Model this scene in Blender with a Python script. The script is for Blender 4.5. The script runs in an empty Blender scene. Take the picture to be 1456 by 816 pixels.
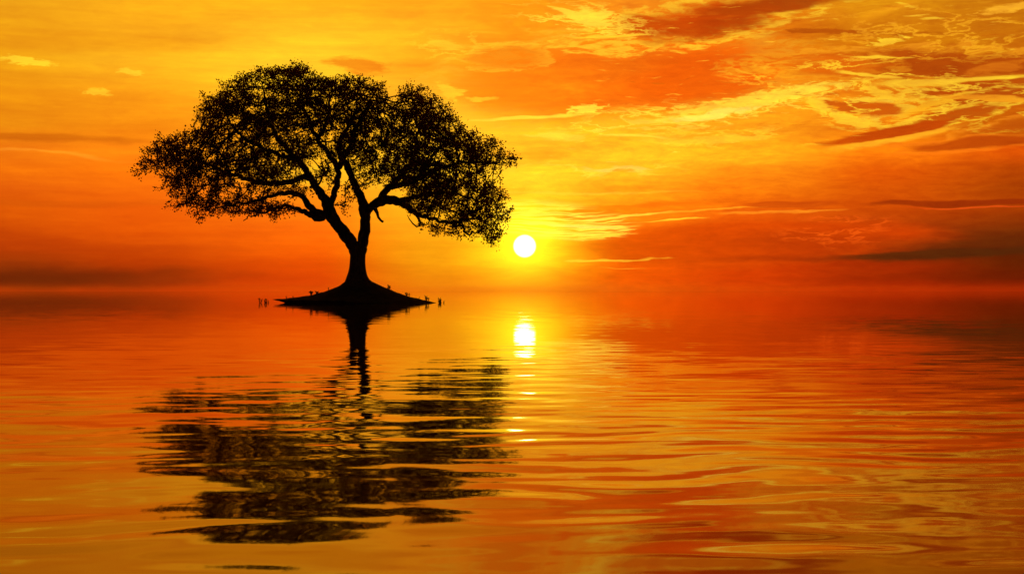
import bpy, math, random
import numpy as np
from mathutils import Vector, Matrix

random.seed(7)
rng = np.random.default_rng(11)
sc = bpy.context.scene
COL = sc.collection

# ------------------------------------------------------------------ camera
F = 2022.0            # focal length in photo pixels (50 mm on a 36 mm sensor)
HOR = 414.0           # row of the horizon
CX = 728.0
D = 60.0              # metres to the tree
WL = 430.6            # row of the waterline below the tree
HC = (WL - HOR) * D / F

cam_d = bpy.data.cameras.new("camera")
cam = bpy.data.objects.new("camera", cam_d)
COL.objects.link(cam)
cam.location = (0, 0, HC)
cam.rotation_euler = (math.radians(90), 0, 0)
cam_d.lens = 50.0
cam_d.sensor_width = 36.0
cam_d.shift_y = 6.0 / 1456.0
cam_d.clip_start = 0.05
cam_d.clip_end = 20000
sc.camera = cam

sc.view_settings.view_transform = 'Standard'
sc.view_settings.look = 'None'
sc.view_settings.exposure = 0.0
sc.view_settings.gamma = 1.0
sc.view_settings.use_curve_mapping = False
sc.cycles.max_bounces = 6
sc.cycles.glossy_bounces = 3
sc.cycles.transmission_bounces = 2
sc.cycles.sample_clamp_indirect = 8.0


def W(px, py, dy=0.0):
    """photo pixel + depth offset from the tree plane -> world point"""
    Y = D + dy
    return Vector(((px - CX) * Y / F, Y, HC + (HOR - py) * Y / F))


M2P = D / F           # metres per photo pixel at the tree


def lin(c):
    out = []
    for v in c:
        v = v / 255.0
        out.append(v / 12.92 if v <= 0.04045 else ((v + 0.055) / 1.055) ** 2.4)
    return tuple(out)


SUN_AZ = math.atan((746 - CX) / F)
SUN_EL = math.atan((HOR - 350) / F)

# ------------------------------------------------------------------ world
world = bpy.data.worlds.new("World")
sc.world = world
world.use_nodes = True
world.cycles.sampling_method = 'MANUAL'
world.cycles.sample_map_resolution = 512
wt = world.node_tree
wt.nodes.clear()


class NT:
    """terse node graph builder"""
    def __init__(self, tree):
        self.t = tree

    def n(self, kind, **kw):
        nd = self.t.nodes.new(kind)
        for k, v in kw.items():
            setattr(nd, k, v)
        return nd

    def put(self, sock, v):
        if isinstance(v, bpy.types.NodeSocket):
            self.t.links.new(v, sock)
        elif isinstance(v, (tuple, list)) and len(v) == 3 and sock.type == 'RGBA':
            sock.default_value = (*v, 1)
        else:
            sock.default_value = v

    def m(self, op, a, b=None, c=None, clamp=False):
        nd = self.n('ShaderNodeMath', operation=op)
        nd.use_clamp = clamp
        self.put(nd.inputs[0], a)
        if b is not None:
            self.put(nd.inputs[1], b)
        if c is not None:
            self.put(nd.inputs[2], c)
        return nd.outputs[0]

    def vm(self, op, a, b=None, out=0):
        nd = self.n('ShaderNodeVectorMath', operation=op)
        self.put(nd.inputs[0], a)
        if b is not None:
            self.put(nd.inputs[1], b)
        return nd.outputs[out]

    def noise(self, vec, scale=1.0, detail=4, rough=0.55, out='Fac', lac=2.0, dist=0.0):
        nd = self.n('ShaderNodeTexNoise', noise_dimensions='3D')
        self.put(nd.inputs['Vector'], vec)
        nd.inputs['Scale'].default_value = scale
        nd.inputs['Detail'].default_value = detail
        nd.inputs['Roughness'].default_value = rough
        nd.inputs['Lacunarity'].default_value = lac
        nd.inputs['Distortion'].default_value = dist
        return nd.outputs[out]

    def mapping(self, vec, loc=(0, 0, 0), rot=0.0, scale=(1, 1, 1), kind='TEXTURE'):
        nd = self.n('ShaderNodeMapping', vector_type=kind)
        self.put(nd.inputs['Vector'], vec)
        nd.inputs['Location'].default_value = loc
        nd.inputs['Rotation'].default_value = (0, 0, rot)
        nd.inputs['Scale'].default_value = scale
        return nd.outputs[0]

    def mr(self, v, a, b, c=0.0, d=1.0, smooth=True):
        nd = self.n('ShaderNodeMapRange', interpolation_type='SMOOTHSTEP' if smooth else 'LINEAR')
        self.put(nd.inputs['Value'], v)
        self.put(nd.inputs['From Min'], a)
        self.put(nd.inputs['From Max'], b)
        self.put(nd.inputs['To Min'], c)
        self.put(nd.inputs['To Max'], d)
        return nd.outputs[0]

    def mix(self, f, a, b, mode='MIX'):
        nd = self.n('ShaderNodeMix', data_type='RGBA', blend_type=mode)
        nd.clamp_factor = True
        self.put(nd.inputs[0], f)
        self.put(nd.inputs[6], a)
        self.put(nd.inputs[7], b)
        return nd.outputs[2]

    def comb(self, x, y, z=0.0):
        nd = self.n('ShaderNodeCombineXYZ')
        self.put(nd.inputs[0], x)
        self.put(nd.inputs[1], y)
        self.put(nd.inputs[2], z)
        return nd.outputs[0]

    def sep(self, v):
        nd = self.n('ShaderNodeSeparateXYZ')
        self.put(nd.inputs[0], v)
        return nd.outputs


g = NT(wt)
tc = g.n('ShaderNodeTexCoord')
dirv = tc.outputs['Generated']
sx, sy, sz = g.sep(dirv)[:3]
az = g.m('ARCTAN2', sx, sy)
el = g.m('ARCSINE', sz)
# sky chart: azimuth and elevation in units of 1/F radian, origin so that U runs right, V runs down
U = g.m('MULTIPLY_ADD', az, F, CX)
V = g.m('MULTIPLY_ADD', el, -F, HOR)


def chart(x, y):
    a = math.atan((x - CX) / F)
    e = math.atan((HOR - y) / F * math.cos(a))
    return CX + a * F, HOR - e * F


UV = g.comb(U, V)
warp = g.noise(g.mapping(UV, scale=(190, 46, 1)), 1.0, 4, 0.6, out='Color')
warp = g.vm('SUBTRACT', warp, (0.5, 0.5, 0.5))
P = g.vm('ADD', UV, g.vm('MULTIPLY', warp, (95, 26, 0)))
nA = g.noise(g.mapping(P, scale=(240, 40, 1)), 1.0, 6, 0.6)
nB = g.noise(g.mapping(P, loc=(31, 77, 0), scale=(70, 17, 1)), 1.0, 5, 0.62)
nD = g.noise(g.mapping(P, loc=(11, 57, 0), scale=(30, 8, 1)), 1.0, 4, 0.62)
nE = g.noise(g.mapping(P, loc=(91, 17, 0), scale=(15, 4.2, 1)), 1.0, 3, 0.6)
nS = g.noise(g.mapping(P, loc=(61, 27, 0), scale=(130, 4.6, 1)), 1.0, 3, 0.55)
nC = g.noise(g.mapping(UV, loc=(131, 7, 0), scale=(420, 14, 1)), 1.0, 4, 0.6)

ROWS = [0, 50, 100, 150, 190, 225, 250, 275, 300, 330, 350, 375, 400, 414]
COLS = {
    0:    [(235,165,25),(235,160,20),(238,165,20),(238,150,15),(232,140,15),(240,125,15),(240,115,10),(225,95,10),(215,85,5),(205,75,5),(185,60,5),(150,50,5),(135,44,7),(190,60,5)],
    200:  [(250,180,25),(248,175,25),(252,188,30),(248,160,20),(240,140,15),(250,130,15),(248,120,10),(242,110,10),(235,95,8),(225,85,5),(210,75,5),(190,60,3),(175,50,5),(215,58,4)],
    450:  [(252,185,25),(255,200,35),(255,210,40),(255,190,30),(255,180,25),(255,190,30),(250,200,35),(252,150,20),(250,130,15),(245,105,10),(242,95,5),(235,80,3),(228,65,3),(238,70,3)],
    620:  [(248,170,25),(252,180,30),(250,165,25),(255,200,40),(255,200,40),(255,210,40),(255,205,40),(250,185,30),(245,180,25),(240,165,20),(235,160,15),(238,150,12),(240,130,10),(248,120,8)],
    746:  [(245,160,20),(243,150,20),(248,140,15),(252,170,25),(255,195,35),(255,205,35),(255,215,40),(255,205,35),(255,200,30),(255,215,30),(255,215,20),(255,180,15),(252,130,8),(252,110,8)],
    900:  [(235,140,25),(238,135,15),(240,125,12),(252,175,25),(255,190,30),(255,205,35),(255,195,30),(252,160,20),(245,140,15),(245,100,8),(245,90,5),(245,85,3),(248,80,3),(250,88,5)],
    1050: [(225,130,20),(225,120,12),(230,115,12),(248,170,25),(252,175,25),(252,180,25),(250,150,18),(245,130,12),(225,90,8),(215,70,5),(200,60,3),(210,55,3),(228,62,3),(232,65,3)],
    1250: [(220,150,15),(210,130,12),(215,115,10),(235,140,15),(235,130,12),(248,125,10),(225,90,5),(205,80,5),(195,70,5),(160,52,6),(130,45,7),(165,40,3),(165,36,2),(212,48,3)],
    1456: [(200,125,12),(195,115,10),(190,95,8),(205,100,8),(185,85,5),(225,85,5),(175,65,3),(160,60,3),(165,58,3),(110,42,6),(90,35,5),(90,28,2),(112,27,2),(180,40,3)],
}
ABOVE = [(-110, (215,128,16)), (-300, (172,86,12)), (-600, (95,48,12)), (-1000, (48,28,14)), (-1700, (18,13,14))]
SPAN = 2114.0
hf = g.m('DIVIDE', g.m('SUBTRACT', HOR, V), SPAN, clamp=True)
hf = g.m('ADD', hf, g.m('MULTIPLY', g.m('SUBTRACT', nA, 0.5), 0.010), clamp=True)
cur = None
prev_x = None
for x, cols in COLS.items():
    rp = g.n('ShaderNodeValToRGB')
    g.put(rp.inputs[0], hf)
    stops = [(chart(CX, y)[1], c) for y, c in zip(ROWS, cols)] + [(v, c) for v, c in ABOVE]
    stops = sorted(((HOR - v) / SPAN, c) for v, c in stops)
    e = rp.color_ramp.elements
    while len(e) > 1:
        e.remove(e[-1])
    for i, (p, c) in enumerate(stops):
        q = e[0] if i == 0 else e.new(p)
        q.position = p
        q.color = (*lin(c), 1)
    if cur is None:
        cur = rp.outputs[0]
    else:
        f = g.mr(U, chart(prev_x, HOR)[0], chart(x, HOR)[0])
        cur = g.mix(f, cur, rp.outputs[0])
    prev_x = x


NF = 0
rimn = g.mr(nD, 0.38, 0.58)
P0 = P


def serial():
    """make the next features wait for the earlier ones, so the shader stays within its stack"""
    global P, NF
    if NF % 5 == 0:
        nd = g.n('ShaderNodeVectorMath', operation='MULTIPLY_ADD')
        g.put(nd.inputs[0], cur)
        nd.inputs[1].default_value = (1e-7, 1e-7, 1e-7)
        g.put(nd.inputs[2], P0)
        P = nd.outputs[0]
    NF += 1


def feat(cx, cy, rx, ry, col, op=1.0, ang=0.0, soft=0.5, nz=1.0, field=None, rim=None, rop=0.85):
    """one cloud: a soft-edged body torn by the noise field"""
    global cur
    serial()
    u, v = chart(cx, cy)
    q = g.vm('LENGTH', g.mapping(P, (u, v, 0), math.radians(ang), (rx, ry, 1)), out=1)
    if field is None and rx < 45:
        field, nz = nE, nz * 1.6
    elif field is None and rx < 75:
        field, nz = nD, nz * 1.5
    b = g.m('MULTIPLY_ADD', field or nB, nz, 1 - nz * 0.5)
    d_ = g.m('SUBTRACT', b, q)
    if rim:
        cur = g.mix(g.m('MULTIPLY', g.mr(d_, -0.20, -0.02, 0.0, rop), rimn), cur, lin(rim))
    mk = g.mr(d_, 0.0, soft, 0.0, op)
    cur = g.mix(mk, cur, lin(col))


Y1, Y2, Y3 = (255, 215, 45), (255, 228, 60), (255, 240, 90)
# broad bands, left side
feat(70, 197, 190, 9, (205, 105, 10), .8, 1, .7, .9)
feat(120, 60, 260, 22, (238, 158, 18), .5, -2, .8)
feat(60, 287, 330, 8, (205, 85, 8), .45, 0, .8)
feat(110, 353, 260, 9, (190, 62, 5), .5, 0, .9)
feat(40, 394, 360, 24, (100, 33, 6), .9, 0, .9, .5)
feat(60, 418, 460, 7, (200, 55, 4), .25, 0, .9, .4)  # bright strip added along the horizon to lighten the water's reflection
feat(30, 429, 80, 3, (95, 35, 5), .7, 0, .9, .6)
feat(60, 217, 150, 3, (255, 165, 40), .4, 4, .8)
feat(30, 88, 42, 6, Y1, .9, 8, .5, 1.3)
feat(187, 104, 26, 6, Y1, .85, 4, .5, 1.3)
feat(138, 132, 28, 4, Y1, .7, 3, .5, 1.3)
# broad orange-red body right of the centre
feat(860, 112, 270, 66, (234, 112, 12), 1.0, -4, .6, .9, nA, rim=(255, 205, 45), rop=.4)
feat(800, 95, 150, 16, (222, 104, 12), .6, -3, .9, 1.3)
feat(930, 140, 140, 18, (226, 92, 8), .6, -3, .9, 1.3)
feat(1000, 108, 140, 60, (228, 86, 6), .9, -4, .6, .8, nA)
feat(740, 125, 120, 36, (244, 136, 16), .7, 0, .5, .9)
feat(720, 80, 70, 18, (226, 122, 14), .7, 0, .5, 1.0, rim=Y1, rop=.4)
feat(510, 92, 55, 13, (226, 120, 14), .7, 2, .6)
feat(1000, 30, 175, 34, (186, 56, 4), 1.0, -9, .8, 1.4, rim=Y1)
feat(1040, 34, 90, 22, (160, 42, 4), .8, -9, .8, 1.4)
feat(930, 36, 90, 17, (186, 62, 5), .85, 6, .5, .9)
feat(1110, 6, 130, 14, (158, 52, 5), .95, -6, .5)
# brown-orange bodies far right
feat(1290, 60, 200, 36, (196, 118, 8), .6, 4, .8)
feat(1330, 94, 240, 26, (170, 70, 7), 1.0, 2, .5, 1.5, rim=(240, 160, 25))
feat(1180, 95, 100, 20, (214, 96, 8), .8, 5, .6, rim=(250, 170, 25), rop=.5)
feat(1400, 122, 130, 10, (176, 66, 6), .95, -4, .4, 1.2, rim=Y1)
feat(1222, 152, 62, 12, (200, 84, 6), .95, 5, .4, 1.2, rim=Y2)
feat(1150, 130, 70, 9, (236, 130, 14), .7, 0, .5, 1.2)
feat(1400, 138, 110, 11, (178, 70, 6), .95, -3, .4, 1.0, rim=Y1)
feat(1360, 163, 75, 12, (182, 74, 6), .95, -8, .4, 1.2, rim=Y1)
feat(1450, 186, 95, 18, (184, 80, 6), .85, -10, .6, rim=(250, 150, 25), rop=.6)
feat(1170, 46, 70, 5, (176, 84, 8), .9, 2, .4)
feat(1280, 48, 60, 4, (176, 92, 8), .7, 3, .5)
# bright torn fringes: ridged noise inside broad regions
rid = g.noise(g.mapping(P, loc=(5, 40, 0), scale=(120, 30, 1)), 1.0, 6, 0.62)
rid = g.m('ABSOLUTE', g.m('SUBTRACT', rid, 0.5))
rid = g.mr(rid, 0.034, 0.0)


def fringe(cx, cy, rx, ry, col, op, ang=0.0, nz=0.8):
    global cur
    serial()
    u, v = chart(cx, cy)
    q = g.vm('LENGTH', g.mapping(P, (u, v, 0), math.radians(ang), (rx, ry, 1)), out=1)
    b = g.m('MULTIPLY_ADD', nB, nz, 1 - nz * 0.5)
    mk = g.mr(g.m('SUBTRACT', b, q), 0.0, 0.6, 0.0, op)
    cur = g.mix(g.m('MULTIPLY', mk, rid), cur, lin(col))


fringe(1270, 135, 260, 55, Y1, .95, 8)
fringe(1000, 160, 260, 30, Y2, .9, -6)
fringe(830, 30, 130, 36, Y2, .8, 8)
fringe(1330, 50, 200, 55, (250, 180, 30), .7)
fringe(1080, 195, 220, 20, Y1, .8)
fringe(640, 60, 90, 25, Y1, .7)
fringe(850, 240, 150, 16, Y2, .8)
fringe(1190, 325, 90, 26, (238, 92, 18), .7)
# individual bright pieces
feat(842, 22, 46, 13, Y2, .95, 12, .5, 1.6)
feat(815, 20, 50, 4, Y2, .8, 20, .5, 1.2)
feat(860, 52, 60, 2.6, Y1, .9, -2, .5, .8)
feat(640, 62, 50, 10, Y1, .75, 3, .6, 1.4)
feat(640, 130, 26, 14, Y1, .85, 20, .6, 1.4)
feat(695, 142, 26, 4, Y1, .7, 0, .6, 1.2)
feat(830, 155, 34, 9, Y2, .95, -3, .45, 1.4)
feat(760, 166, 110, 3.4, Y2, .75, -2, .6, .9)
feat(960, 167, 70, 6, Y2, .9, -5, .6, 1.2)
feat(1060, 146, 150, 15, Y2, .9, -8, .5, 2.0, field=nE)
feat(1090, 138, 120, 10, Y2, .7, -6, .6, 1.8, field=nD)
feat(1010, 160, 75, 6, Y3, .85, -6, .5, 1.6, field=nE)
feat(1010, 198, 130, 6, Y1, .75, -1, .6, 1.6)
feat(900, 193, 70, 2.6, Y2, .8, 2, .6, 1.0)
feat(800, 196, 50, 8, Y2, .7, 6, .5, 1.6)
feat(885, 240, 62, 6, Y3, .8, -1, .6, 1.5)
feat(890, 242, 30, 3.5, (250, 170, 22), .8, 0, .6, 1.0)
feat(1240, 108, 60, 3.6, Y1, .95, 8, .6, .9)
feat(1360, 115, 130, 5, Y1, .9, -1, .6, 1.0)
feat(1255, 60, 30, 6, Y1, .9, -10, .6, 2.0)
feat(1245, 84, 60, 2.2, Y1, .8, 3, .6, .9)
feat(1250, 130, 34, 9, Y1, .8, 25, .5, 1.8)
feat(1215, 170, 65, 9, Y1, .95, 12, .5, 2.0, field=nE)
feat(1160, 150, 14, 18, Y1, .8, -30, .5, 1.2)
feat(1310, 150, 60, 8, (252, 190, 30), .8, -20, .5, 1.8)
feat(1420, 95, 50, 9, (238, 140, 22), .55, -14, .8, 2.0)
feat(1400, 140, 90, 5, (252, 175, 30), .8, 6, .5, 1.3)
feat(1430, 14, 44, 7, (252, 185, 40), .9, -10, .5, 1.2)
feat(1324, 30, 18, 2, Y1, .8, -3, .6, .8)
feat(1290, 8, 22, 3, Y1, .7, 20, .6, .8)
feat(1260, 20, 70, 10, (242, 165, 20), .6, -18, .8, 1.0)
# dark slanting lens with a lit underside
feat(1275, 196, 120, 9, (252, 178, 32), .9, -9, .6, .7)
feat(1268, 187, 105, 10, (184, 64, 5), 1, -9, .3, .5, field=nB)
feat(1390, 206, 105, 10, (180, 66, 5), .95, -2, .4, .7, rim=(250, 130, 18), rop=.6)
feat(1340, 219, 120, 2.2, (250, 120, 14), .7, -1, .7, .6)
# yellow bands near the sun and the low lit strips
feat(870, 222, 260, 26, (255, 205, 35), .35, 0, .9, .5)
feat(770, 221, 80, 6, (255, 182, 28), .7, 0, .6, .6)
feat(722, 273, 44, 9, (255, 178, 30), .85, 0, .45, .6)
feat(820, 273, 240, 3, Y2, .3, 0, .9)
feat(900, 297, 165, 11, (240, 122, 10), .95, -2, .35, .4)
feat(960, 291, 90, 5, (243, 112, 10), .75, 0, .5, .4)
feat(1130, 292, 78, 6, (196, 74, 8), .95, 0, .4, .4, field=nB)
feat(890, 305, 100, 2.2, Y2, .95, -3, .6, .9)
feat(1000, 300, 110, 2.0, (255, 170, 30), .8, -2, .6, .7)
feat(1110, 302, 100, 2.2, (252, 150, 28), .8, -1, .6, .7)
feat(960, 312, 60, 1.8, Y1, .85, -2, .6, .9)
feat(1385, 286, 165, 6, (138, 36, 5), .95, -1.5, .4, .4)
feat(1400, 293, 130, 1.8, (235, 80, 20), .7, -1, .6, .6)
# large low red cloud and the olive dark one
feat(1080, 345, 300, 38, (210, 64, 3), .9, -1, .35, .4, nA)
feat(1150, 342, 140, 28, (176, 48, 4), .75, 0, .8, .6)
feat(1400, 350, 240, 26, (82, 34, 7), .8, -2, .9, .7)
feat(1330, 362, 230, 9, (64, 34, 9), .95, -1.5, .6, .6)
feat(1440, 393, 250, 15, (98, 22, 2), .45, 0, .9, .5)
feat(1120, 366, 150, 7, (165, 45, 5), .6, 0, .9, 1.0)
feat(1300, 420, 420, 8, (190, 42, 3), .35, 0, .9, .4)  # red strip at the horizon, put in to brighten what the water reflects
fringe(1190, 330, 90, 26, (240, 90, 15), .75)
# glittering strips beside the sun
strip = g.mr(g.m('ABSOLUTE', g.m('SUBTRACT', nS, 0.5)), 0.09, 0.02)
for (fx, fy, frx, fry, fc, fo) in ((800, 318, 120, 24, (255, 240, 75), 1.0), (760, 300, 90, 20, (255, 235, 70), .7), (840, 328, 70, 14, (255, 236, 70), .9)):
    serial()
    q_ = g.vm('LENGTH', g.mapping(P, (*chart(fx, fy), 0), 0, (frx, fry, 1)), out=1)
    cur = g.mix(g.m('MULTIPLY', g.mr(q_, 1.0, .5, 0.0, fo), strip), cur, lin(fc))
feat(850, 333, 40, 5, Y2, .9, -8, .5, 1.6)
feat(820, 318, 60, 2.4, Y3, .9, 3, .6, 1.0)
feat(885, 369, 80, 2.2, (255, 190, 40), .9, -2.5, .6, 1.4)
feat(840, 372, 50, 2.4, Y1, .85, -4, .6, 1.5)
feat(890, 382, 50, 1.2, (255, 160, 30), .7, -1, .6, 1.0)
# small flecks and torn shadow pieces through the broken cloud of the upper right
serial()
reg = g.mr(g.vm('LENGTH', g.mapping(P, (*chart(1180, 95), 0), 0, (430, 125, 1)), out=1), 1.0, .55)
nF = g.noise(g.mapping(P, loc=(1, 517, 0), scale=(44, 4.5, 1)), 1.0, 4, 0.62)
cur = g.mix(g.m('MULTIPLY', g.mr(nF, .42, .28, 0, .6), reg), cur, lin((190, 84, 8)))
cur = g.mix(g.m('MULTIPLY', g.mr(nF, .60, .74, 0, .8), reg), cur, lin((255, 205, 45)))
reg = g.mr(g.vm('LENGTH', g.mapping(P, (*chart(880, 205), 0), 0, (260, 60, 1)), out=1), 1.0, .5)
cur = g.mix(g.m('MULTIPLY', g.mr(nF, .62, .70, 0, .8), reg), cur, lin((255, 228, 60)))
sh = g.mr(nD, .3, .7, 1.05, .84, smooth=False)
sh = g.m('MULTIPLY_ADD', g.m('SUBTRACT', sh, 1.0), g.mr(U, 560, 900, .25, 1.0), 1.0)
sh = g.m('MULTIPLY', sh, g.mr(nA, .3, .7, .88, 1.08, smooth=False))
cur = g.vm('MULTIPLY', cur, g.comb(sh, g.m('MULTIPLY', sh, sh), sh))
# slow tonal streaking everywhere
st = g.mr(nC, 0.25, 0.75, 0.93, 1.05, smooth=False)
cur = g.vm('MULTIPLY', cur, g.comb(st, g.m('MULTIPLY', st, st), st))

# darker cloud added to the unseen sky overhead, for patches in the water's reflection
up = g.mr(V, 10, -120, 0.0, 1.0)
ub = g.m('MULTIPLY_ADD', g.m('SUBTRACT', g.mr(g.noise(g.mapping(UV, loc=(7, 9, 0), scale=(300, 85, 1)), 1.0, 5, 0.6), .38, .62, .50, 1.30), 1.0), up, 1.0)
cur = g.vm('MULTIPLY', cur, g.comb(ub, g.m('POWER', ub, 1.6), ub))
# sun: glow in the air round it and the disc itself
sd = (math.sin(SUN_AZ) * math.cos(SUN_EL), math.cos(SUN_AZ) * math.cos(SUN_EL), math.sin(SUN_EL))
dist = g.m('MULTIPLY', g.vm('LENGTH', g.vm('SUBTRACT', dirv, sd), out=1), F)
g1 = g.m('EXPONENT', g.m('MULTIPLY', g.m('POWER', g.m('DIVIDE', dist, 42.0), 1.3), -1.0))
g2 = g.m('EXPONENT', g.m('DIVIDE', dist, -120.0))
cur = g.vm('ADD', cur, g.vm('MULTIPLY', g.comb(g1, g1, g1), (1.0, 0.85, 0.02)))
cur = g.vm('ADD', cur, g.vm('MULTIPLY', g.comb(g2, g2, g2), (0.12, 0.10, 0.0)))
disc = g.mr(dist, 12.0, 17.2, 1.0, 0.0)
cur = g.vm('ADD', cur, g.vm('MULTIPLY', g.comb(disc, disc, disc), (7.0, 5.5, 2.6)))

# away from the sunset the dusk sky is dim
back = g.mr(g.m('ABSOLUTE', az), 0.45, 1.7, 0.0, 1.0)
cur = g.mix(back, cur, (0.016, 0.011, 0.010))

bg1 = g.n('ShaderNodeBackground')
g.put(bg1.inputs[0], cur)
bg1.inputs[1].default_value = 1.0
nish = g.n('ShaderNodeTexSky')
nish.sky_type = 'NISHITA'
nish.sun_disc = False
nish.sun_elevation = SUN_EL
nish.sun_rotation = SUN_AZ
nish.dust_density = 4.0
warm = g.mix(1.0, nish.outputs[0], (0.30, 0.10, 0.01), 'MULTIPLY')
bg2 = g.n('ShaderNodeBackground')
g.put(bg2.inputs[0], warm)
bg2.inputs[1].default_value = 0.05
ad = g.n('ShaderNodeAddShader')
wt.links.new(bg1.outputs[0], ad.inputs[0])
wt.links.new(bg2.outputs[0], ad.inputs[1])
wo = g.n('ShaderNodeOutputWorld')
wt.links.new(ad.outputs[0], wo.inputs[0])

# ------------------------------------------------------------------ sun lamp
sun_d = bpy.data.lights.new("sun", 'SUN')
sun_d.energy = 0.002
sun_d.angle = math.radians(0.5)
sun_d.color = (1.0, 0.5, 0.15)
sun = bpy.data.objects.new("sun", sun_d)
COL.objects.link(sun)
sun.rotation_euler = Vector(sd).to_track_quat('Z', 'Y').to_euler()
sun.location = (20, 120, 30)


# ------------------------------------------------------------------ materials
def new_mat(name):
    m = bpy.data.materials.new(name)
    m.use_nodes = True
    nt = m.node_tree
    return m, NT(nt), nt.nodes['Principled BSDF'], nt.nodes['Material Output']


def mat_water():
    m, k, b, o = new_mat("water")
    geo = k.n('ShaderNodeNewGeometry')
    pos = geo.outputs['Position']
    w = k.vm('SUBTRACT', k.noise(pos, 0.35, 2, 0.5, out='Color'), (0.5, 0.5, 0.5))
    pw = k.vm('ADD', pos, k.vm('MULTIPLY', w, (0.8, 0.5, 0)))
    # slope field of the ripples: several sizes, crests lying mostly across the view
    sl = None
    layers = [  # size across, size along, detail, slope amount, offset
        (6.0, 2.2, 1, 0.010, 3.0),
        (0.9, 0.42, 1, 0.050, 11.0),
        (0.36, 0.17, 1, 0.074, 23.0),
        (0.19, 0.07, 1, 0.028, 41.0),
    ]
    for ax, ay, det, amt, off in layers:
        c = k.noise(k.mapping(pw, loc=(off, off * 1.7, 0), rot=math.radians(4), scale=(ax, ay, 1)), 1.0, det, 0.5, out='Color')
        c = k.vm('MULTIPLY', k.vm('SUBTRACT', c, (0.5, 0.5, 0.5)), (amt * 1.25, amt, 0))
        sl = c if sl is None else k.vm('ADD', sl, c)
    # regular trains of small waves rolling towards the shore
    px_, py_ = k.sep(pos)[:2]
    ph = k.noise(k.mapping(pos, scale=(1.0, 1.3, 1)), 1.0, 1, 0.5)
    am = k.mr(k.noise(k.mapping(pos, loc=(9, 4, 0), scale=(1.3, 0.6, 1)), 1.0, 1, 0.5), .3, .7, .15, 1.3)
    near = k.mr(k.vm('LENGTH', pos, out=1), 3.5, 8.5, 1.0, 0.22)
    for lam, sk, a_ in ((0.34, 0.12, 0.015), (0.21, -0.20, 0.012)):
        t_ = k.m('MULTIPLY_ADD', px_, sk, py_)
        t_ = k.m('MULTIPLY_ADD', t_, 2 * math.pi / lam, k.m('MULTIPLY', ph, 17.0 * 0.3 / lam))
        wv = k.m('MULTIPLY', k.m('MULTIPLY', k.m('SINE', t_), am), a_)
        wv = k.m('MULTIPLY', wv, near)
        sl = k.vm('ADD', sl, k.comb(k.m('MULTIPLY', wv, 0.3), wv, 0.0))
    # calmer and livelier patches
    pt = k.noise(k.mapping(pos, scale=(24, 7, 1)), 1.0, 2, 0.5)
    pt = k.mr(pt, 0.35, 0.65, 0.65, 1.3)
    dist = k.vm('LENGTH', pos, out=1)
    far = k.mr(dist, 3.5, 15.0, 1.0, 0.16)
    amp = k.m('MULTIPLY', pt, far)
    sc_ = k.n('ShaderNodeVectorMath', operation='SCALE')
    k.put(sc_.inputs[0], sl)
    k.put(sc_.inputs['Scale'], amp)
    nrm = k.vm('NORMALIZE', k.vm('ADD', sc_.outputs[0], (0, 0, 1)))
    df = k.n('ShaderNodeBsdfDiffuse')
    df.inputs[0].default_value = (0.06, 0.018, 0.003, 1)
    gl = k.n('ShaderNodeBsdfGlossy')
    k.put(gl.inputs['Roughness'], k.mr(dist, 4.0, 14.0, 0.036, 0.014))
    k.put(gl.inputs['Normal'], nrm)
    fr = k.n('ShaderNodeFresnel')
    fr.inputs['IOR'].default_value = 2.1
    k.put(fr.inputs['Normal'], nrm)
    k.put(gl.inputs['Color'], k.mix(k.mr(fr.outputs[0], .25, .95, smooth=False), (1.0, 0.55, 0.30), (1.0, 0.94, 0.88)))
    mx = k.n('ShaderNodeMixShader')
    k.put(mx.inputs[0], fr.outputs[0])
    k.t.links.new(df.outputs[0], mx.inputs[1])
    k.t.links.new(gl.outputs[0], mx.inputs[2])
    k.t.links.new(mx.outputs[0], o.inputs[0])
    return m


def mat_bark():
    m, k, b, o = new_mat("bark")
    tc_ = k.n('ShaderNodeTexCoord').outputs['Object']
    n = k.noise(k.mapping(tc_, scale=(0.06, 0.06, 0.4)), 1.0, 5, 0.65)
    k.put(b.inputs['Base Color'], k.mix(k.mr(n, .35, .65), (0.022, 0.014, 0.010), (0.075, 0.048, 0.032)))
    b.inputs['Roughness'].default_value = 0.95
    b.inputs['Specular IOR Level'].default_value = 0.1
    bp = k.n('ShaderNodeBump')
    bp.inputs['Strength'].default_value = 0.7
    bp.inputs['Distance'].default_value = 0.04
    k.put(bp.inputs['Height'], n)
    k.put(b.inputs['Normal'], bp.outputs[0])
    return m


def mat_soil():
    m, k, b, o = new_mat("soil")
    tc_ = k.n('ShaderNodeTexCoord').outputs['Object']
    n = k.noise(tc_, 3.0, 7, 0.65)
    n2 = k.noise(tc_, 22.0, 4, 0.6)
    k.put(b.inputs['Base Color'], k.mix(k.mr(n, .4, .6), (0.030, 0.020, 0.012), (0.050, 0.046, 0.022)))
    b.inputs['Roughness'].default_value = 1.0
    b.inputs['Specular IOR Level'].default_value = 0.05
    bp = k.n('ShaderNodeBump')
    bp.inputs['Strength'].default_value = 0.8
    bp.inputs['Distance'].default_value = 0.05
    k.put(bp.inputs['Height'], k.m('ADD', n, n2))
    k.put(b.inputs['Normal'], bp.outputs[0])
    return m


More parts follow.
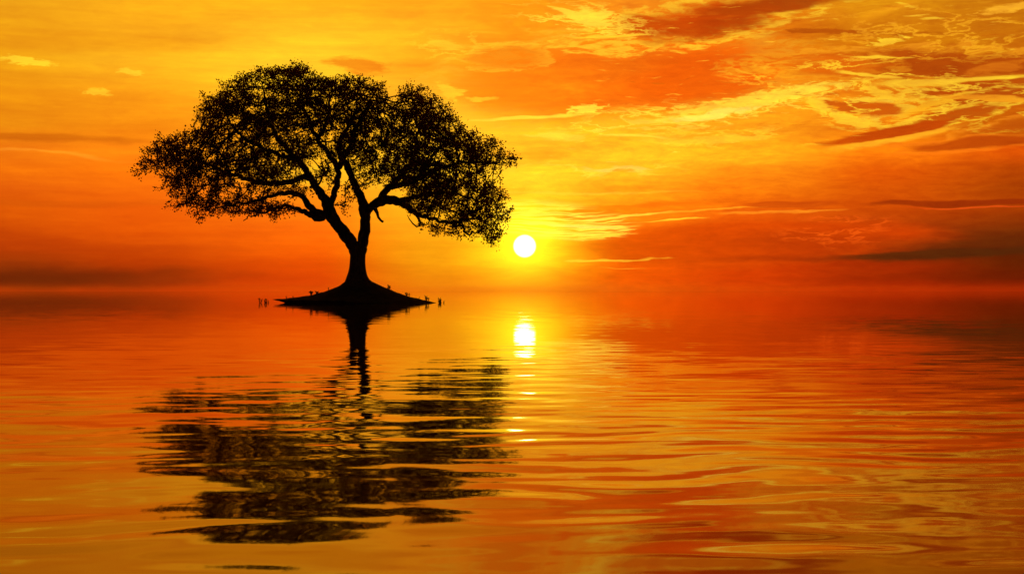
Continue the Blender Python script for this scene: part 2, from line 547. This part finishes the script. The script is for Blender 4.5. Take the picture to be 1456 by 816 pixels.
def mat_leaf(name, col, tr):
    m, k, b, o = new_mat(name)
    oi = k.n('ShaderNodeNewGeometry')
    n = k.noise(oi.outputs['Position'], 2.2, 2, 0.5)
    k.put(b.inputs['Base Color'], k.mix(k.mr(n, .35, .65), tuple(c * 0.6 for c in col), col))
    b.inputs['Roughness'].default_value = 0.9
    b.inputs['Specular IOR Level'].default_value = 0.1
    t = k.n('ShaderNodeBsdfTranslucent')
    t.inputs[0].default_value = (*tr, 1)
    mx = k.n('ShaderNodeMixShader')
    mx.inputs[0].default_value = 0.3
    k.t.links.new(b.outputs[0], mx.inputs[1])
    k.t.links.new(t.outputs[0], mx.inputs[2])
    k.t.links.new(mx.outputs[0], o.inputs[0])
    return m


M_WATER = mat_water()
M_BARK = mat_bark()
M_SOIL = mat_soil()
M_LEAF = mat_leaf("leaf", (0.045, 0.050, 0.018), (0.40, 0.09, 0.02))
M_HERB = mat_leaf("herb", (0.050, 0.055, 0.020), (0.09, 0.035, 0.010))


# ------------------------------------------------------------------ mesh helpers
def link_mesh(name, verts, faces, mat, parent=None, smooth=True):
    me = bpy.data.meshes.new(name)
    me.from_pydata([tuple(v) for v in verts], [], faces)
    me.update()
    if smooth:
        me.polygons.foreach_set('use_smooth', [True] * len(me.polygons))
    me.materials.append(mat)
    o = bpy.data.objects.new(name, me)
    COL.objects.link(o)
    if parent is not None:
        o.parent = parent
        o.location = -parent.location
    return o


def tube(path, radii, sides=8, jit=0.0, lobes=0.0, cap=True):
    """tapered tube along a path; returns verts, faces"""
    path = [Vector(p) for p in path]
    vs, fs = [], []
    n = len(path)
    ref = None
    for i in range(n):
        t = (path[min(i + 1, n - 1)] - path[max(i - 1, 0)]).normalized()
        if ref is None:
            ref = Vector((0, 1, 0)) if abs(t.y) < 0.8 else Vector((1, 0, 0))
        a = (ref - t * ref.dot(t)).normalized()
        ref = a
        b = t.cross(a)
        for s in range(sides):
            th = 2 * math.pi * s / sides
            r = radii[i] * (1 + jit * math.sin(3 * th + i * 0.12) * 0.6 + jit * math.sin(5 * th - i * 0.09) * 0.4)
            vs.append(path[i] + a * (r * math.cos(th)) + b * (r * math.sin(th)))
    for i in range(n - 1):
        for s in range(sides):
            s2 = (s + 1) % sides
            fs.append((i * sides + s, i * sides + s2, (i + 1) * sides + s2, (i + 1) * sides + s))
    if cap:
        fs.append(tuple(range(sides))[::-1])
        fs.append(tuple((n - 1) * sides + s for s in range(sides)))
    return vs, fs


def spline(pts, n_per=5):
    """Catmull-Rom through tuples of any length"""
    P_ = [np.array(p, float) for p in pts]
    P_ = [2 * P_[0] - P_[1]] + P_ + [2 * P_[-1] - P_[-2]]
    out = []
    for i in range(1, len(P_) - 2):
        for j in range(n_per):
            t = j / n_per
            p0, p1, p2, p3 = P_[i - 1:i + 3]
            out.append(0.5 * ((2 * p1) + (-p0 + p2) * t + (2 * p0 - 5 * p1 + 4 * p2 - p3) * t * t + (-p0 + 3 * p1 - 3 * p2 + p3) * t ** 3))
    out.append(P_[-2])
    return out


# ------------------------------------------------------------------ water
def build_water():
    radii = [0.0]
    r = 0.8
    while r < 3900:
        radii.append(r)
        r *= 1.12
    seg = 144
    vs = [(0, 0, 0)]
    fs = []
    for r in radii[1:]:
        for s in range(seg):
            a = 2 * math.pi * s / seg
            vs.append((r * math.cos(a), r * math.sin(a), 0))
    for s in range(seg):
        fs.append((0, 1 + s, 1 + (s + 1) % seg))
    for i in range(len(radii) - 2):
        a0, b0 = 1 + i * seg, 1 + (i + 1) * seg
        for s in range(seg):
            s2 = (s + 1) % seg
            fs.append((a0 + s, b0 + s, b0 + s2, a0 + s2))
    o = link_mesh("water", vs, fs, M_WATER)
    o['kind'] = 'structure'
    return o


build_water()

# ------------------------------------------------------------------ island
# silhouette profiles (distance in px from the trunk axis, photo row)
PL = [(0, 397), (14, 398), (20, 401.5), (27, 406.2), (42, 412.6), (56, 416.8), (70, 420.2), (90, 423.3), (105, 424.9), (120, 425.9), (119.5, 426.6), (112, 428.3), (104, 430.6), (101, 434), (100, 442)]
PR = [(0, 397), (14, 398), (20, 400.5), (27, 404.0), (44, 411.4), (57, 416.4), (70, 420.9), (84, 424.2), (97, 427.0), (107, 429.6), (110, 430.2), (112, 430.7), (115, 432.5), (122, 436), (130, 442)]


def isl_profile(th):
    """profile of the island towards angle th (0 = right, pi = left)"""
    w = 0.5 - 0.5 * math.cos(th)
    w = w * w * (3 - 2 * w)
    sq = 1.0 - 0.14 * abs(math.sin(th))
    wob = 1 + 0.05 * math.sin(2 * th + 0.6) * abs(math.sin(th)) + 0.035 * math.sin(5 * th + 1.0) * abs(math.sin(th)) + 0.02 * math.sin(11 * th) * abs(math.sin(th))
    out = []
    for (a, ya), (b, yb) in zip(PR, PL):
        r = (a * (1 - w) + b * w) * M2P * sq * (wob if a > 25 else 1)
        z = (WL - (ya * (1 - w) + yb * w)) * M2P
        out.append((r, z))
    return out


def build_island():
    c = W(509, WL)
    seg = 160
    vs, fs = [], []
    nr = None
    for s in range(seg):
        th = 2 * math.pi * s / seg
        pr = spline(isl_profile(th), 4)
        nr = len(pr)
        for j, (r, z) in enumerate(pr):
            bump = 0.018 * math.sin(7 * th + r * 5) * math.sin(r * 6 + 2 * th) * min(1, r) * (1 if z > 0.05 else 0.3)
            bump += 0.010 * math.sin(23 * th + r * 11) * math.sin(r * 17) * min(1, r) * (1 if z > 0.05 else 0.3)
            vs.append((c.x + r * math.cos(th), c.y + r * math.sin(th), z + bump))
    for s in range(seg):
        s2 = (s + 1) % seg
        for j in range(nr - 1):
            fs.append((s * nr + j, s * nr + j + 1, s2 * nr + j + 1, s2 * nr + j))
    o = link_mesh("island", vs, fs, M_SOIL)
    o['kind'] = 'structure'


build_island()

# ------------------------------------------------------------------ the tree
base = W(509, WL)
tree = bpy.data.objects.new("tree", None)
COL.objects.link(tree)
tree.location = (base.x, base.y, 0.9)
tree['label'] = "large spreading dark tree with a forked trunk standing alone on the small island"
tree['category'] = "tree"

nodes = []      # skeleton: [pos, parent, minimum radius]
SK_R = []
SK_P = []
SK_X = []


def limb(pts, name, sides=12, jit=0.06, sm=5, grow_from=0, lobes=0.0):
    """pts: (px, py, depth, radius px)"""
    sp = spline(pts, sm)
    if name == 'limb':
        ph_ = random.uniform(0, 6)
        for i, p in enumerate(sp):
            if 3 < i < len(sp) - 1:
                th_ = 1.0 if p[3] > 5.5 else 1.0 + (5.5 - p[3]) * .45
                p[0] += th_ * (.5 * math.sin(i * 1.1 + ph_) + random.uniform(-.45, .45))
                p[1] += th_ * (.4 * math.cos(i * 1.35 + ph_) + random.uniform(-.4, .4))
                if p[3] < 6:
                    p[3] *= 0.9
    path, rad = [], []
    for i, p in enumerate(sp):
        w = W(p[0], p[1], p[2])
        path.append(w)
        rad.append(max(p[3], 0.4) * M2P * (1 + (0.04 * math.sin(i * 0.55) if name == 'limb' and i > 4 else 0)))
    v, f = tube(path, rad, sides, jit)
    o = link_mesh(name, v, f, M_BARK, tree)
    last = -1
    for i, (p, r) in enumerate(zip(path, rad)):
        SK_X.append(np.array(p))
        SK_R.append(r)
        SK_P.append(last if i > 0 else -1)
        last = len(SK_X) - 1
    return o


# trunk with flaring foot
trunk_pts = [(509, 418, 0, 33), (509, 410, 0, 27), (509, 404, 0, 22), (508.6, 399, 0, 17.6), (508.4, 394, 0, 15.2), (508.4, 388, 0, 13.2), (508.4, 380, 0, 11.7), (508.4, 370, 0, 11.0), (508.6, 362, 0, 10.9), (508.8, 355, 0, 11.0), (508.6, 350, 0, 9.5)]
limb(trunk_pts, "trunk", 28, 0.05, 5)
limb([(508, 366, 0, 9.2), (504.5, 354, 0, 9.2), (498.5, 343.5, -.05, 9.0), (489.5, 331, -.1, 8.6), (480, 319.5, -.15, 8.4), (471.5, 307, -.2, 8.8), (467, 295, -.2, 8.4), (465.5, 284, -.2, 7)], "limb", 16)
limb([(509.5, 366, 0, 9.0), (513, 354, .05, 8.6), (516, 343, .1, 8.0), (519, 328, .15, 7.4), (519.5, 312, .2, 7.4), (517.6, 297, .2, 7.2), (514, 283, .2, 6.3), (508, 270, .25, 5.9), (502, 257, .3, 5.6), (497.5, 246, .3, 5.3), (492, 234, .4, 5.4), (484, 222, .6, 5), (482, 205, .9, 4.2), (490, 188, 1.2, 3.4), (501, 168, 1.5, 2.6), (508, 146, 1.8, 1.7), (512, 128, 2.0, .9)], "limb", 16)
# left family
limb([(467, 300, -.2, 7.5), (464, 288, -.2, 7.2), (457, 276, -.4, 6.2), (448, 264, -.6, 5.6), (440.5, 251, -.8, 5.2), (432, 238, -1.0, 4.8), (420, 224, -1.4, 4.2), (404, 208, -1.8, 3.6), (391, 190, -2.1, 3.0), (382, 168, -2.4, 2.4), (376, 144, -2.6, 1.7), (373, 118, -2.7, .9)], "limb", 12)
limb([(467, 298, -.2, 6.5), (471.5, 286, -.2, 5.4), (476.5, 272, -.1, 5.0), (480, 258, 0, 4.7), (481, 243, .1, 4.6), (475, 230, .1, 4.4), (463, 214, -.1, 4.0), (450, 196, -.4, 3.5), (440, 174, -.6, 3.0), (432, 150, -.7, 2.3), (424, 122, -.7, 1.4), (418, 100, -.7, .7)], "limb", 12)
limb([(469, 304, -.2, 6.5), (458, 306, -.3, 6.6), (447, 301, -.5, 6.0), (438, 291, -.7, 5.0), (428.5, 279, -.9, 4.2), (414, 275, -1.1, 3.7), (398, 275.5, -1.4, 3.2), (378, 281, -1.8, 2.6), (358, 287, -2.2, 2.1), (336, 290, -2.6, 1.6), (312, 295, -2.9, 1.1), (285, 299, -3.1, .6)], "limb", 10)
limb([(460, 309, -.2, 5.5), (450, 310, -.1, 5.6), (439, 304, .1, 4.4), (428, 299, .3, 3.6), (416, 295.5, .6, 3.0), (407, 292.5, .8, 2.7), (396, 295, 1.0, 2.2), (384, 299.5, 1.2, 1.9), (368, 304.5, 1.4, 1.5), (355, 308.5, 1.6, 1.0), (346, 314, 1.7, .6)], "limb", 10)
limb([(442, 254, -.8, 4.6), (430, 252, -.5, 4.3), (416, 258, -.1, 4.2), (400, 260, .3, 4.1), (380, 260.5, .7, 3.9), (361, 258.5, 1.0, 3.7), (343, 252, 1.3, 3.3), (327, 246.5, 1.5, 2.9), (309, 240, 1.7, 2.4), (290, 231, 1.9, 1.9), (268, 222, 2.0, 1.4), (242, 222, 2.0, .9), (218, 230, 2.0, .5)], "limb", 10)
limb([(421, 226, -1.4, 3.8), (402, 222, -1.9, 3.4), (380, 214, -2.4, 3.0), (356, 202, -2.9, 2.5), (336, 186, -3.2, 2.0), (322, 166, -3.4, 1.4), (314, 148, -3.5, .8)], "limb", 10)
limb([(451, 276, -.4, 2.2), (453, 263, .1, 1.9), (459, 250, .5, 1.7), (467, 240, .8, 1.6), (468, 226, 1.2, 1.4), (462, 206, 1.6, 1.1), (455, 190, 2.0, .8)], "limb", 8)
# crown centre
limb([(482, 238, .1, 4.6), (490, 222, -.4, 4.2), (500, 205, -.9, 3.7), (504, 186, -1.3, 3.1), (514, 166, -1.8, 2.4), (526, 146, -2.2, 1.6), (534, 128, -2.4, .8)], "limb", 10)
limb([(451, 198, -.4, 3.2), (462, 180, .4, 2.8), (468, 160, 1.0, 2.2), (470, 138, 1.4, 1.6), (474, 118, 1.6, .8)], "limb", 10)
# right family
limb([(519, 308, .2, 6), (524, 298, .1, 6.0), (532, 291, -.1, 6.3), (541, 286.5, -.3, 6.8), (552, 284, -.5, 6.8), (565, 286.5, -.6, 6.0), (576, 292, -.7, 5.4), (585, 299, -.8, 4.6), (592, 304, -.9, 3.6), (602, 307.5, -1.0, 2.9), (616, 311.5, -1.2, 2.6), (632, 315.8, -1.4, 2.5), (648, 315.5, -1.6, 2.2), (656, 322, -1.8, 1.9), (662, 332, -1.9, 1.6), (674, 331, -2.1, 1.1), (688, 326, -2.3, .7)], "limb", 12)
limb([(541, 287, -.3, 5.6), (545, 276, -.1, 5.6), (553, 267.5, .2, 5.2), (564, 257, .5, 4.7), (576, 244, .8, 4.3), (586, 229, 1.1, 3.7), (592, 210, 1.4, 3.1), (594, 188, 1.6, 2.4), (592, 164, 1.7, 1.6), (588, 142, 1.7, .8)], "limb", 12)
limb([(556, 266, .2, 4.4), (572, 262, -.4, 4.2), (590, 257, -1.0, 3.8), (610, 247, -1.6, 3.3), (632, 237, -2.0, 2.7), (656, 231, -2.2, 2.1), (682, 231, -2.3, 1.5), (708, 234, -2.3, .9), (724, 232, -2.3, .5)], "limb", 10)
limb([(566, 286, -.6, 4.2), (584, 282, .1, 3.7), (604, 276, .8, 3.2), (628, 274, 1.4, 2.6), (654, 277, 1.9, 2.0), (680, 286, 2.2, 1.4), (702, 298, 2.4, .8)], "limb", 10)
limb([(590, 258, -1.0, 3.4), (606, 236, -.4, 2.9), (622, 214, .1, 2.3), (640, 196, .4, 1.7), (656, 184, .6, .9)], "limb", 8)
limb([(648, 316, -1.6, 1.9), (664, 312, -1.2, 1.6), (680, 312, -.8, 1.3), (694, 318, -.5, .9), (703, 330, -.4, .5)], "limb", 8)
n_limb_nodes = len(SK_X)
# broken snags on the right arm
snag_v, snag_f = tube([W(*p) for p in [(533, 296, -.1), (536.5, 303, -.2), (538, 309, -.3), (541.5, 313.5, -.35), (544.5, 315.5, -.4)]], [r * M2P for r in (3.2, 2.3, 1.8, 1.6, 1.8)], 8, .1)
link_mesh("broken_branch", snag_v, snag_f, M_BARK, tree)
snag_v, snag_f = tube([W(*p) for p in [(590, 302, -.8), (594.5, 309, -.9), (597.5, 316, -1.0), (596.5, 321, -1.0), (592.5, 322.5, -1.05), (587, 318, -1.1), (582, 311.5, -1.1), (579, 305.5, -1.1)]], [r * M2P for r in (3.0, 2.1, 1.7, 1.5, 1.2, 1.0, .8, .4)], 8, .1)
link_mesh("broken_branch", snag_v, snag_f, M_BARK, tree)

# crown clumps: (px, py, rx, ry, density)
LOBES = [
    (208, 236, 20, 14, 1.0), (228, 218, 24, 24, 1.1), (250, 204, 22, 20, 1.1), (262, 232, 34, 28, 1.0), (244, 270, 22, 24, .45), (262, 288, 22, 16, .4),
    (285, 258, 36, 30, .8), (290, 290, 26, 16, .45), (288, 208, 28, 28, 1.1), (302, 176, 25, 28, 1.2), (312, 150, 20, 16, 1.2),
    (330, 142, 24, 24, 1.2), (348, 124, 18, 19, 1.2), (345, 175, 40, 36, 1.2), (330, 225, 42, 32, 1.0), (330, 280, 34, 24, .7), (370, 292, 28, 18, .6), (395, 303, 18, 13, .35),
    (376, 112, 22, 20, 1.2), (400, 106, 24, 19, 1.3), (425, 108, 24, 19, 1.3), (405, 140, 42, 30, 1.0), (385, 180, 42, 36, 1.1), (385, 230, 46, 28, 1.1), (375, 262, 34, 20, .7),
    (450, 122, 26, 20, 1.2), (478, 124, 24, 19, 1.2), (440, 160, 40, 34, 1.1), (440, 205, 36, 30, .9), (425, 270, 22, 16, .35), (450, 248, 22, 20, .4),
    (505, 126, 24, 20, 1.2), (530, 136, 22, 20, 1.2), (490, 165, 40, 34, 1.1), (530, 175, 36, 36, 1.0), (505, 210, 34, 30, 1.0), (540, 222, 34, 32, .9), (494, 280, 17, 26, .28), (528, 248, 28, 16, .6),
    (565, 158, 20, 20, .6), (588, 144, 24, 20, 1.2), (610, 156, 22, 22, 1.2), (625, 172, 18, 24, 1.2), (590, 190, 42, 40, 1.2), (585, 238, 40, 34, 1.2), (635, 205, 30, 26, 1.1), (660, 200, 28, 23, 1.1),
    (684, 208, 20, 20, 1.0), (706, 222, 18, 13, .9), (722, 230, 13, 9, .8), (665, 235, 34, 22, 1.1), (625, 250, 40, 32, 1.3), (660, 275, 36, 26, 1.2), (690, 275, 24, 20, 1.1),
    (702, 296, 20, 22, 1.1), (704, 320, 17, 20, 1.1), (694, 338, 11, 14, .8), (672, 312, 28, 20, 1.0), (640, 305, 32, 15, .6), (615, 322, 18, 10, .35), (640, 328, 20, 9, .4), (600, 290, 26, 14, .9), (618, 278, 36, 22, 1.2),
]
VOIDS = [(531, 278, 16, 14), (506, 300, 10, 22), (446, 275, 7, 9), (458, 262, 7, 10), (376, 134, 8, 6), (560, 139, 6, 5), (700, 250, 18, 6), (357, 155, 8, 6), (330, 170, 16, 5), (424, 192, 10, 8), (550, 300, 22, 12), (570, 305, 14, 8), (561, 134, 7, 14), (548, 165, 8, 5), (470, 145, 7, 5), (352, 190, 9, 6), (300, 225, 9, 5), (612, 225, 6, 5), (655, 215, 6, 4), (486, 232, 5, 6), (520, 330, 40, 28)]

att = []
for (cx, cy, rx, ry, den) in LOBES:
    Dh = 4.6 * math.sqrt(max(0.02, 1 - ((cx - 462) / 285.0) ** 2)) * (0.55 + 0.45 * min(1, (cy - 80) / 110.0))
    vol = rx * ry / 900.0
    ncop = 1 if Dh < 1.6 else (2 if Dh < 3 else 3)
    for kc in range(ncop):
        if ncop == 1:
            dy0 = random.uniform(-.5, .5)
        else:
            dy0 = -Dh * .75 + 1.5 * Dh * kc / (ncop - 1) + random.uniform(-.5, .5)
        n = int(150 * vol * den)
        s_ = 1.0 if abs(dy0) < 2 else 0.92
        ncl = max(3, n // 13)
        cl = []
        for _ in range(ncl):
            v = rng.normal(size=3)
            v /= np.linalg.norm(v)
            v *= rng.uniform(0.12, 1.0) ** (1 / 2.4) * (0.93 if cy < 125 else 1.02)
            cl.append((cx + v[0] * rx * s_, cy + v[1] * ry * s_, dy0 + v[2] * (rx + ry) * 0.5 * M2P * 1.15, rng.uniform(.7, 1.3)))
        for q in range(n):
            ccx, ccy, cdy, csz = cl[q % ncl]
            v = rng.normal(size=3)
            px, py = ccx + v[0] * 7.0 * csz, ccy + v[1] * 4.2 * csz + (3.5 if cy < 130 else 0)
            dy = cdy + v[2] * .22 * csz
            bad = False
            for (vx, vy, vrx, vry) in VOIDS:
                if ((px - vx) / vrx) ** 2 + ((py - vy) / vry) ** 2 < 1 and random.random() < .93:
                    bad = True
                    break
            if not bad:
                att.append(tuple(W(px, py, dy)))
att = np.array(att)
print("attractors", len(att))

# space colonisation from the limbs
X = [x for x in SK_X]
PAR = [p for p in SK_P]
start = 0
usable = np.array([i >= 0 and (SK_X[i][2] > 3.4) and SK_R[i] < 0.2 for i in range(n_limb_nodes)])
pos = np.array(X)
best = np.full(len(att), 1e9)
bi = np.zeros(len(att), int)
idx = np.nonzero(usable)[0]
for i0 in range(0, len(idx), 64):
    ch = idx[i0:i0 + 64]
    d = np.linalg.norm(att[:, None, :] - pos[ch][None], axis=2)
    j = d.argmin(1)
    dm = d[np.arange(len(att)), j]
    u = dm < best
    best[u] = dm[u]
    bi[u] = ch[j[u]]
alive = best > 0.16
STEP = 0.13
for it in range(90):
    act = alive & (best < 0.85)
    if not act.any():
        break
    ids = np.nonzero(act)[0]
    tgt = bi[ids]
    vec = att[ids] - pos[tgt]
    vec /= np.linalg.norm(vec, axis=1)[:, None]
    un, inv = np.unique(tgt, return_inverse=True)
    acc = np.zeros((len(un), 3))
    np.add.at(acc, inv, vec)
    nn = np.linalg.norm(acc, axis=1)
    ok = nn > 1e-3
    un, acc, nn = un[ok], acc[ok], nn[ok]
    dv = acc / nn[:, None]
    dv += rng.normal(scale=0.16, size=dv.shape)
    dv /= np.linalg.norm(dv, axis=1)[:, None]
    newp = pos[un] + dv * STEP
    # skip nodes that would repeat an old one
    base_n = len(pos)
    pos = np.vstack([pos, newp])
    PAR += list(un)
    newi = np.arange(base_n, len(pos))
    aid = np.nonzero(alive)[0]
    for i0 in range(0, len(newi), 96):
        ch = newi[i0:i0 + 96]
        d = np.linalg.norm(att[aid][:, None, :] - pos[ch][None], axis=2)
        j = d.argmin(1)
        dm = d[np.arange(len(aid)), j]
        u = dm < best[aid]
        best[aid[u]] = dm[u]
        bi[aid[u]] = ch[j[u]]
    alive &= best > 0.17
NN = len(pos)
print("tree nodes", NN, "left", int(alive.sum()))

PAR = np.array(PAR)
kids = [[] for _ in range(NN)]
for i in range(n_limb_nodes, NN):
    kids[PAR[i]].append(i)
load = np.zeros(NN)
for i in range(NN - 1, n_limb_nodes - 1, -1):
    if load[i] == 0:
        load[i] = 1.0
    load[PAR[i]] += load[i]
rad = 0.0095 * load ** 0.42
# twigs: chains following the heaviest child
tv, tf = [], []
done = set()


def add_tube(path, rr, sides):
    v, f = tube(path, rr, sides, 0, cap=False)
    o = len(tv)
    tv.extend(v)
    tf.extend(tuple(q + o for q in ff) for ff in f)


starts = [i for i in range(n_limb_nodes, NN) if PAR[i] < n_limb_nodes]
stack = [(PAR[i], i) for i in starts]
while stack:
    p, i = stack.pop()
    chain = [p, i]
    while kids[i]:
        ks = sorted(kids[i], key=lambda q: -load[q])
        for q in ks[1:]:
            stack.append((i, q))
        i = ks[0]
        chain.append(i)
    r1 = min(rad[chain[1]], SK_R[p] * .8 if p < n_limb_nodes else 1)
    rr = [r1] + [min(r1, rad[c]) for c in chain[1:]]
    P3 = pos[chain].copy()
    if len(P3) > 4:
        for _ in range(2):
            P3[1:-1] = P3[1:-1] * .5 + (P3[:-2] + P3[2:]) * .25
    add_tube(P3, rr, 5 if r1 > .03 else 3)
tw = link_mesh("twig", tv, tf, M_BARK, tree)
tw['kind'] = 'stuff'
print("twig verts", len(tv))

# foliage: leaves round the thin shoots
thin = [i for i in range(n_limb_nodes, NN) if load[i] <= 5]
thin = np.array(thin)
dirs = pos[thin] - pos[PAR[thin]]
dirs /= np.linalg.norm(dirs, axis=1)[:, None] + 1e-9
per = 8
n = len(thin) * per
c = np.repeat(pos[thin], per, axis=0)
dd = np.repeat(dirs, per, axis=0)
off = rng.normal(size=(n, 3))
off /= np.linalg.norm(off, axis=1)[:, None]
c = c + off * (rng.uniform(0.02, 0.20, size=(n, 1))) + dd * rng.uniform(-.05, .12, size=(n, 1))
ax = off * .8 + dd * .6 + rng.normal(scale=.5, size=(n, 3))
ax /= np.linalg.norm(ax, axis=1)[:, None]
sd_ = np.cross(ax, rng.normal(size=(n, 3)))
sd_ /= np.linalg.norm(sd_, axis=1)[:, None]
upv = np.cross(ax, sd_)
L = rng.uniform(.06, .12, size=(n, 1))
Wd = L * rng.uniform(.24, .38, size=(n, 1))
v0 = c - ax * L * .5
v1 = c + sd_ * Wd - upv * Wd * .3
v2 = c + ax * L * .5
v3 = c - sd_ * Wd - upv * Wd * .3
V4 = np.stack([v0, v1, v2, v3], 1).reshape(-1, 3)
me = bpy.data.meshes.new("crown")
me.vertices.add(n * 4)
me.vertices.foreach_set('co', V4.astype(np.float32).ravel())
me.loops.add(n * 4)
me.loops.foreach_set('vertex_index', np.arange(n * 4, dtype=np.int32))
me.polygons.add(n)
me.polygons.foreach_set('loop_start', np.arange(0, n * 4, 4, dtype=np.int32))
me.update(calc_edges=True)
me.validate()
me.materials.append(M_LEAF)
crown = bpy.data.objects.new("crown", me)
COL.objects.link(crown)
crown.parent = tree
crown.location = -tree.location
print("leaves", n)


# ------------------------------------------------------------------ small plants along the shore
def ground_z(px):
    """height of the island surface under a photo column at the tree plane, None over water"""
    r = abs(px - 509)
    prof = PL if px < 509 else PR
    top = prof[:10] if px < 509 else prof[:12]
    for (a, ya), (b, yb) in zip(top, top[1:]):
        if a <= r <= b:
            return (WL - (ya + (yb - ya) * (r - a) / (b - a))) * M2P
    return None


def herb(px, hpx, stems, spread, label, cat, name, leafy=True, group=None, lean=0.0, dy=0.0):
    gz = ground_z(px)
    z0 = gz - 0.015 if gz is not None else -0.10
    p0 = W(px, WL, dy)
    root = bpy.data.objects.new(name, None)
    COL.objects.link(root)
    root.location = (p0.x, p0.y, z0)
    root['label'] = label
    root['category'] = cat
    if group:
        root['group'] = group
    H = hpx * M2P + (0.0 if gz is not None else 0.10)
    lv, lf = [], []
    for s in range(stems):
        a = random.uniform(0, 2 * math.pi)
        k = (s / max(1, stems - 1) - .5) * 2 if stems > 1 else 0
        h = H * (1 - .35 * random.random() * (1 if s else 0))
        tipx = k * spread * .6 * M2P + lean * M2P + random.uniform(-.01, .01)
        pth = []
        for j in range(6):
            t = j / 5
            pth.append(Vector((p0.x + tipx * t ** 1.4 + k * .012, p0.y + math.sin(a) * .05 * t * t, z0 + h * t)))
        v, f = tube(pth, [.018 * (1 - .5 * j / 5) for j in range(6)], 5, .1)
        link_mesh("stem", v, f, M_HERB, root)
        if leafy:
            for _ in range(14):
                t = random.uniform(.2, 1.0)
                q = pth[0].lerp(pth[-1], t)
                q.x = p0.x + tipx * t ** 1.4 + k * .012
                d = Vector((random.uniform(-.7, .7), random.uniform(-.7, .7), random.uniform(.1, 1))).normalized()
                w = d.cross(Vector((random.random(), random.random(), random.random()))).normalized()
                ll = random.uniform(.06, .09) * min(1.2, max(.6, hpx / 6))
                o = len(lv)
                lv += [q, q + d * ll * .5 + w * ll * .3, q + d * ll, q + d * ll * .5 - w * ll * .3]
                lf.append((o, o + 1, o + 2, o + 3))
    if lf:
        link_mesh("foliage", lv, lf, M_HERB, root, smooth=False)['kind'] = 'stuff'
    return root


GW = "little plants standing in the water"
GI = "little plants growing on the island"
herb(369.5, 5.5, 2, 2.6, "arching two-stemmed seedling standing in the water, farthest left of the island", "seedling", "seedling", group=GW, lean=1)
herb(377.6, 5.5, 2, .8, "upright seedling in open water between the arching seedling and a shorter one", "seedling", "seedling", group=GW)
herb(381.5, 3, 1, .5, "short leafy seedling in the water nearest the left tip of the island", "seedling", "seedling", group=GW)
herb(407.4, 3.2, 1, .5, "tiny sprout on the low left ledge, nearest the island's left tip", "sprout", "sprout", group=GI)
herb(416.5, 2.6, 1, .5, "tiny sprout on the left ledge between the outermost sprout and the round shrub", "sprout", "sprout", group=GI)
herb(442.3, 6, 4, 2.6, "round leafy shrub, tallest plant on the island's left slope", "shrub", "shrub", group=GI)
herb(450.8, 3.6, 5, 4.2, "low wide shrub hugging the left slope next to the taller round shrub", "shrub", "shrub", group=GI)
herb(467.2, 3.6, 1, .5, "small sprout highest on the left slope toward the trunk", "sprout", "sprout", group=GI)
herb(553, 6.5, 2, 1.0, "upright bushy seedling highest on the right slope, closest to the trunk", "seedling", "seedling", group=GI)
herb(578, 5.2, 2, .8, "taller upright seedling of the close pair midway down the right slope", "seedling", "seedling", group=GI, lean=.5)
herb(581.8, 4.2, 1, .6, "shorter seedling of the close pair midway down the right slope", "seedling", "seedling", group=GI, lean=-.5)
herb(595.8, 2.8, 1, .4, "tiny lone sprout low on the right slope between the two seedling pairs", "sprout", "sprout", group=GI)
herb(606.2, 6, 2, .9, "leafy seedling leaning left near the right end of the island", "seedling", "seedling", group=GI, lean=-1)
herb(609.3, 4.0, 1, .5, "shorter seedling right beside the leaning one near the island's right end", "seedling", "seedling", group=GI)
herb(625.4, 6, 3, 1.6, "bushy seedling standing in the water just off the island's right tip", "seedling", "seedling", group=GW)
herb(631, 2.8, 1, .6, "tiny sprout in the water farthest right of the island", "sprout", "sprout", group=GW, lean=.5)

# ------------------------------------------------------------------ evening haze over the water
def build_haze():
    import bmesh
    bm = bmesh.new()
    bmesh.ops.create_cube(bm, size=1.0)
    for v in bm.verts:
        v.co = Vector((v.co.x * 8600, v.co.y * 8600, -1.0 if v.co.z < 0 else 12.0))
    me_ = bpy.data.meshes.new("haze")
    bm.to_mesh(me_)
    bm.free()
    o = bpy.data.objects.new("haze", me_)
    COL.objects.link(o)
    m = bpy.data.materials.new("haze")
    m.use_nodes = True
    nt = m.node_tree
    nt.nodes.clear()
    pv = nt.nodes.new('ShaderNodeVolumePrincipled')
    pv.inputs['Color'].default_value = (1.0, 0.62, 0.38, 1)
    pv.inputs['Density'].default_value = 0.00008
    pv.inputs['Anisotropy'].default_value = 0.93
    mo = nt.nodes.new('ShaderNodeOutputMaterial')
    nt.links.new(pv.outputs[0], mo.inputs['Volume'])
    me_.materials.append(m)
    o['kind'] = 'stuff'


build_haze()
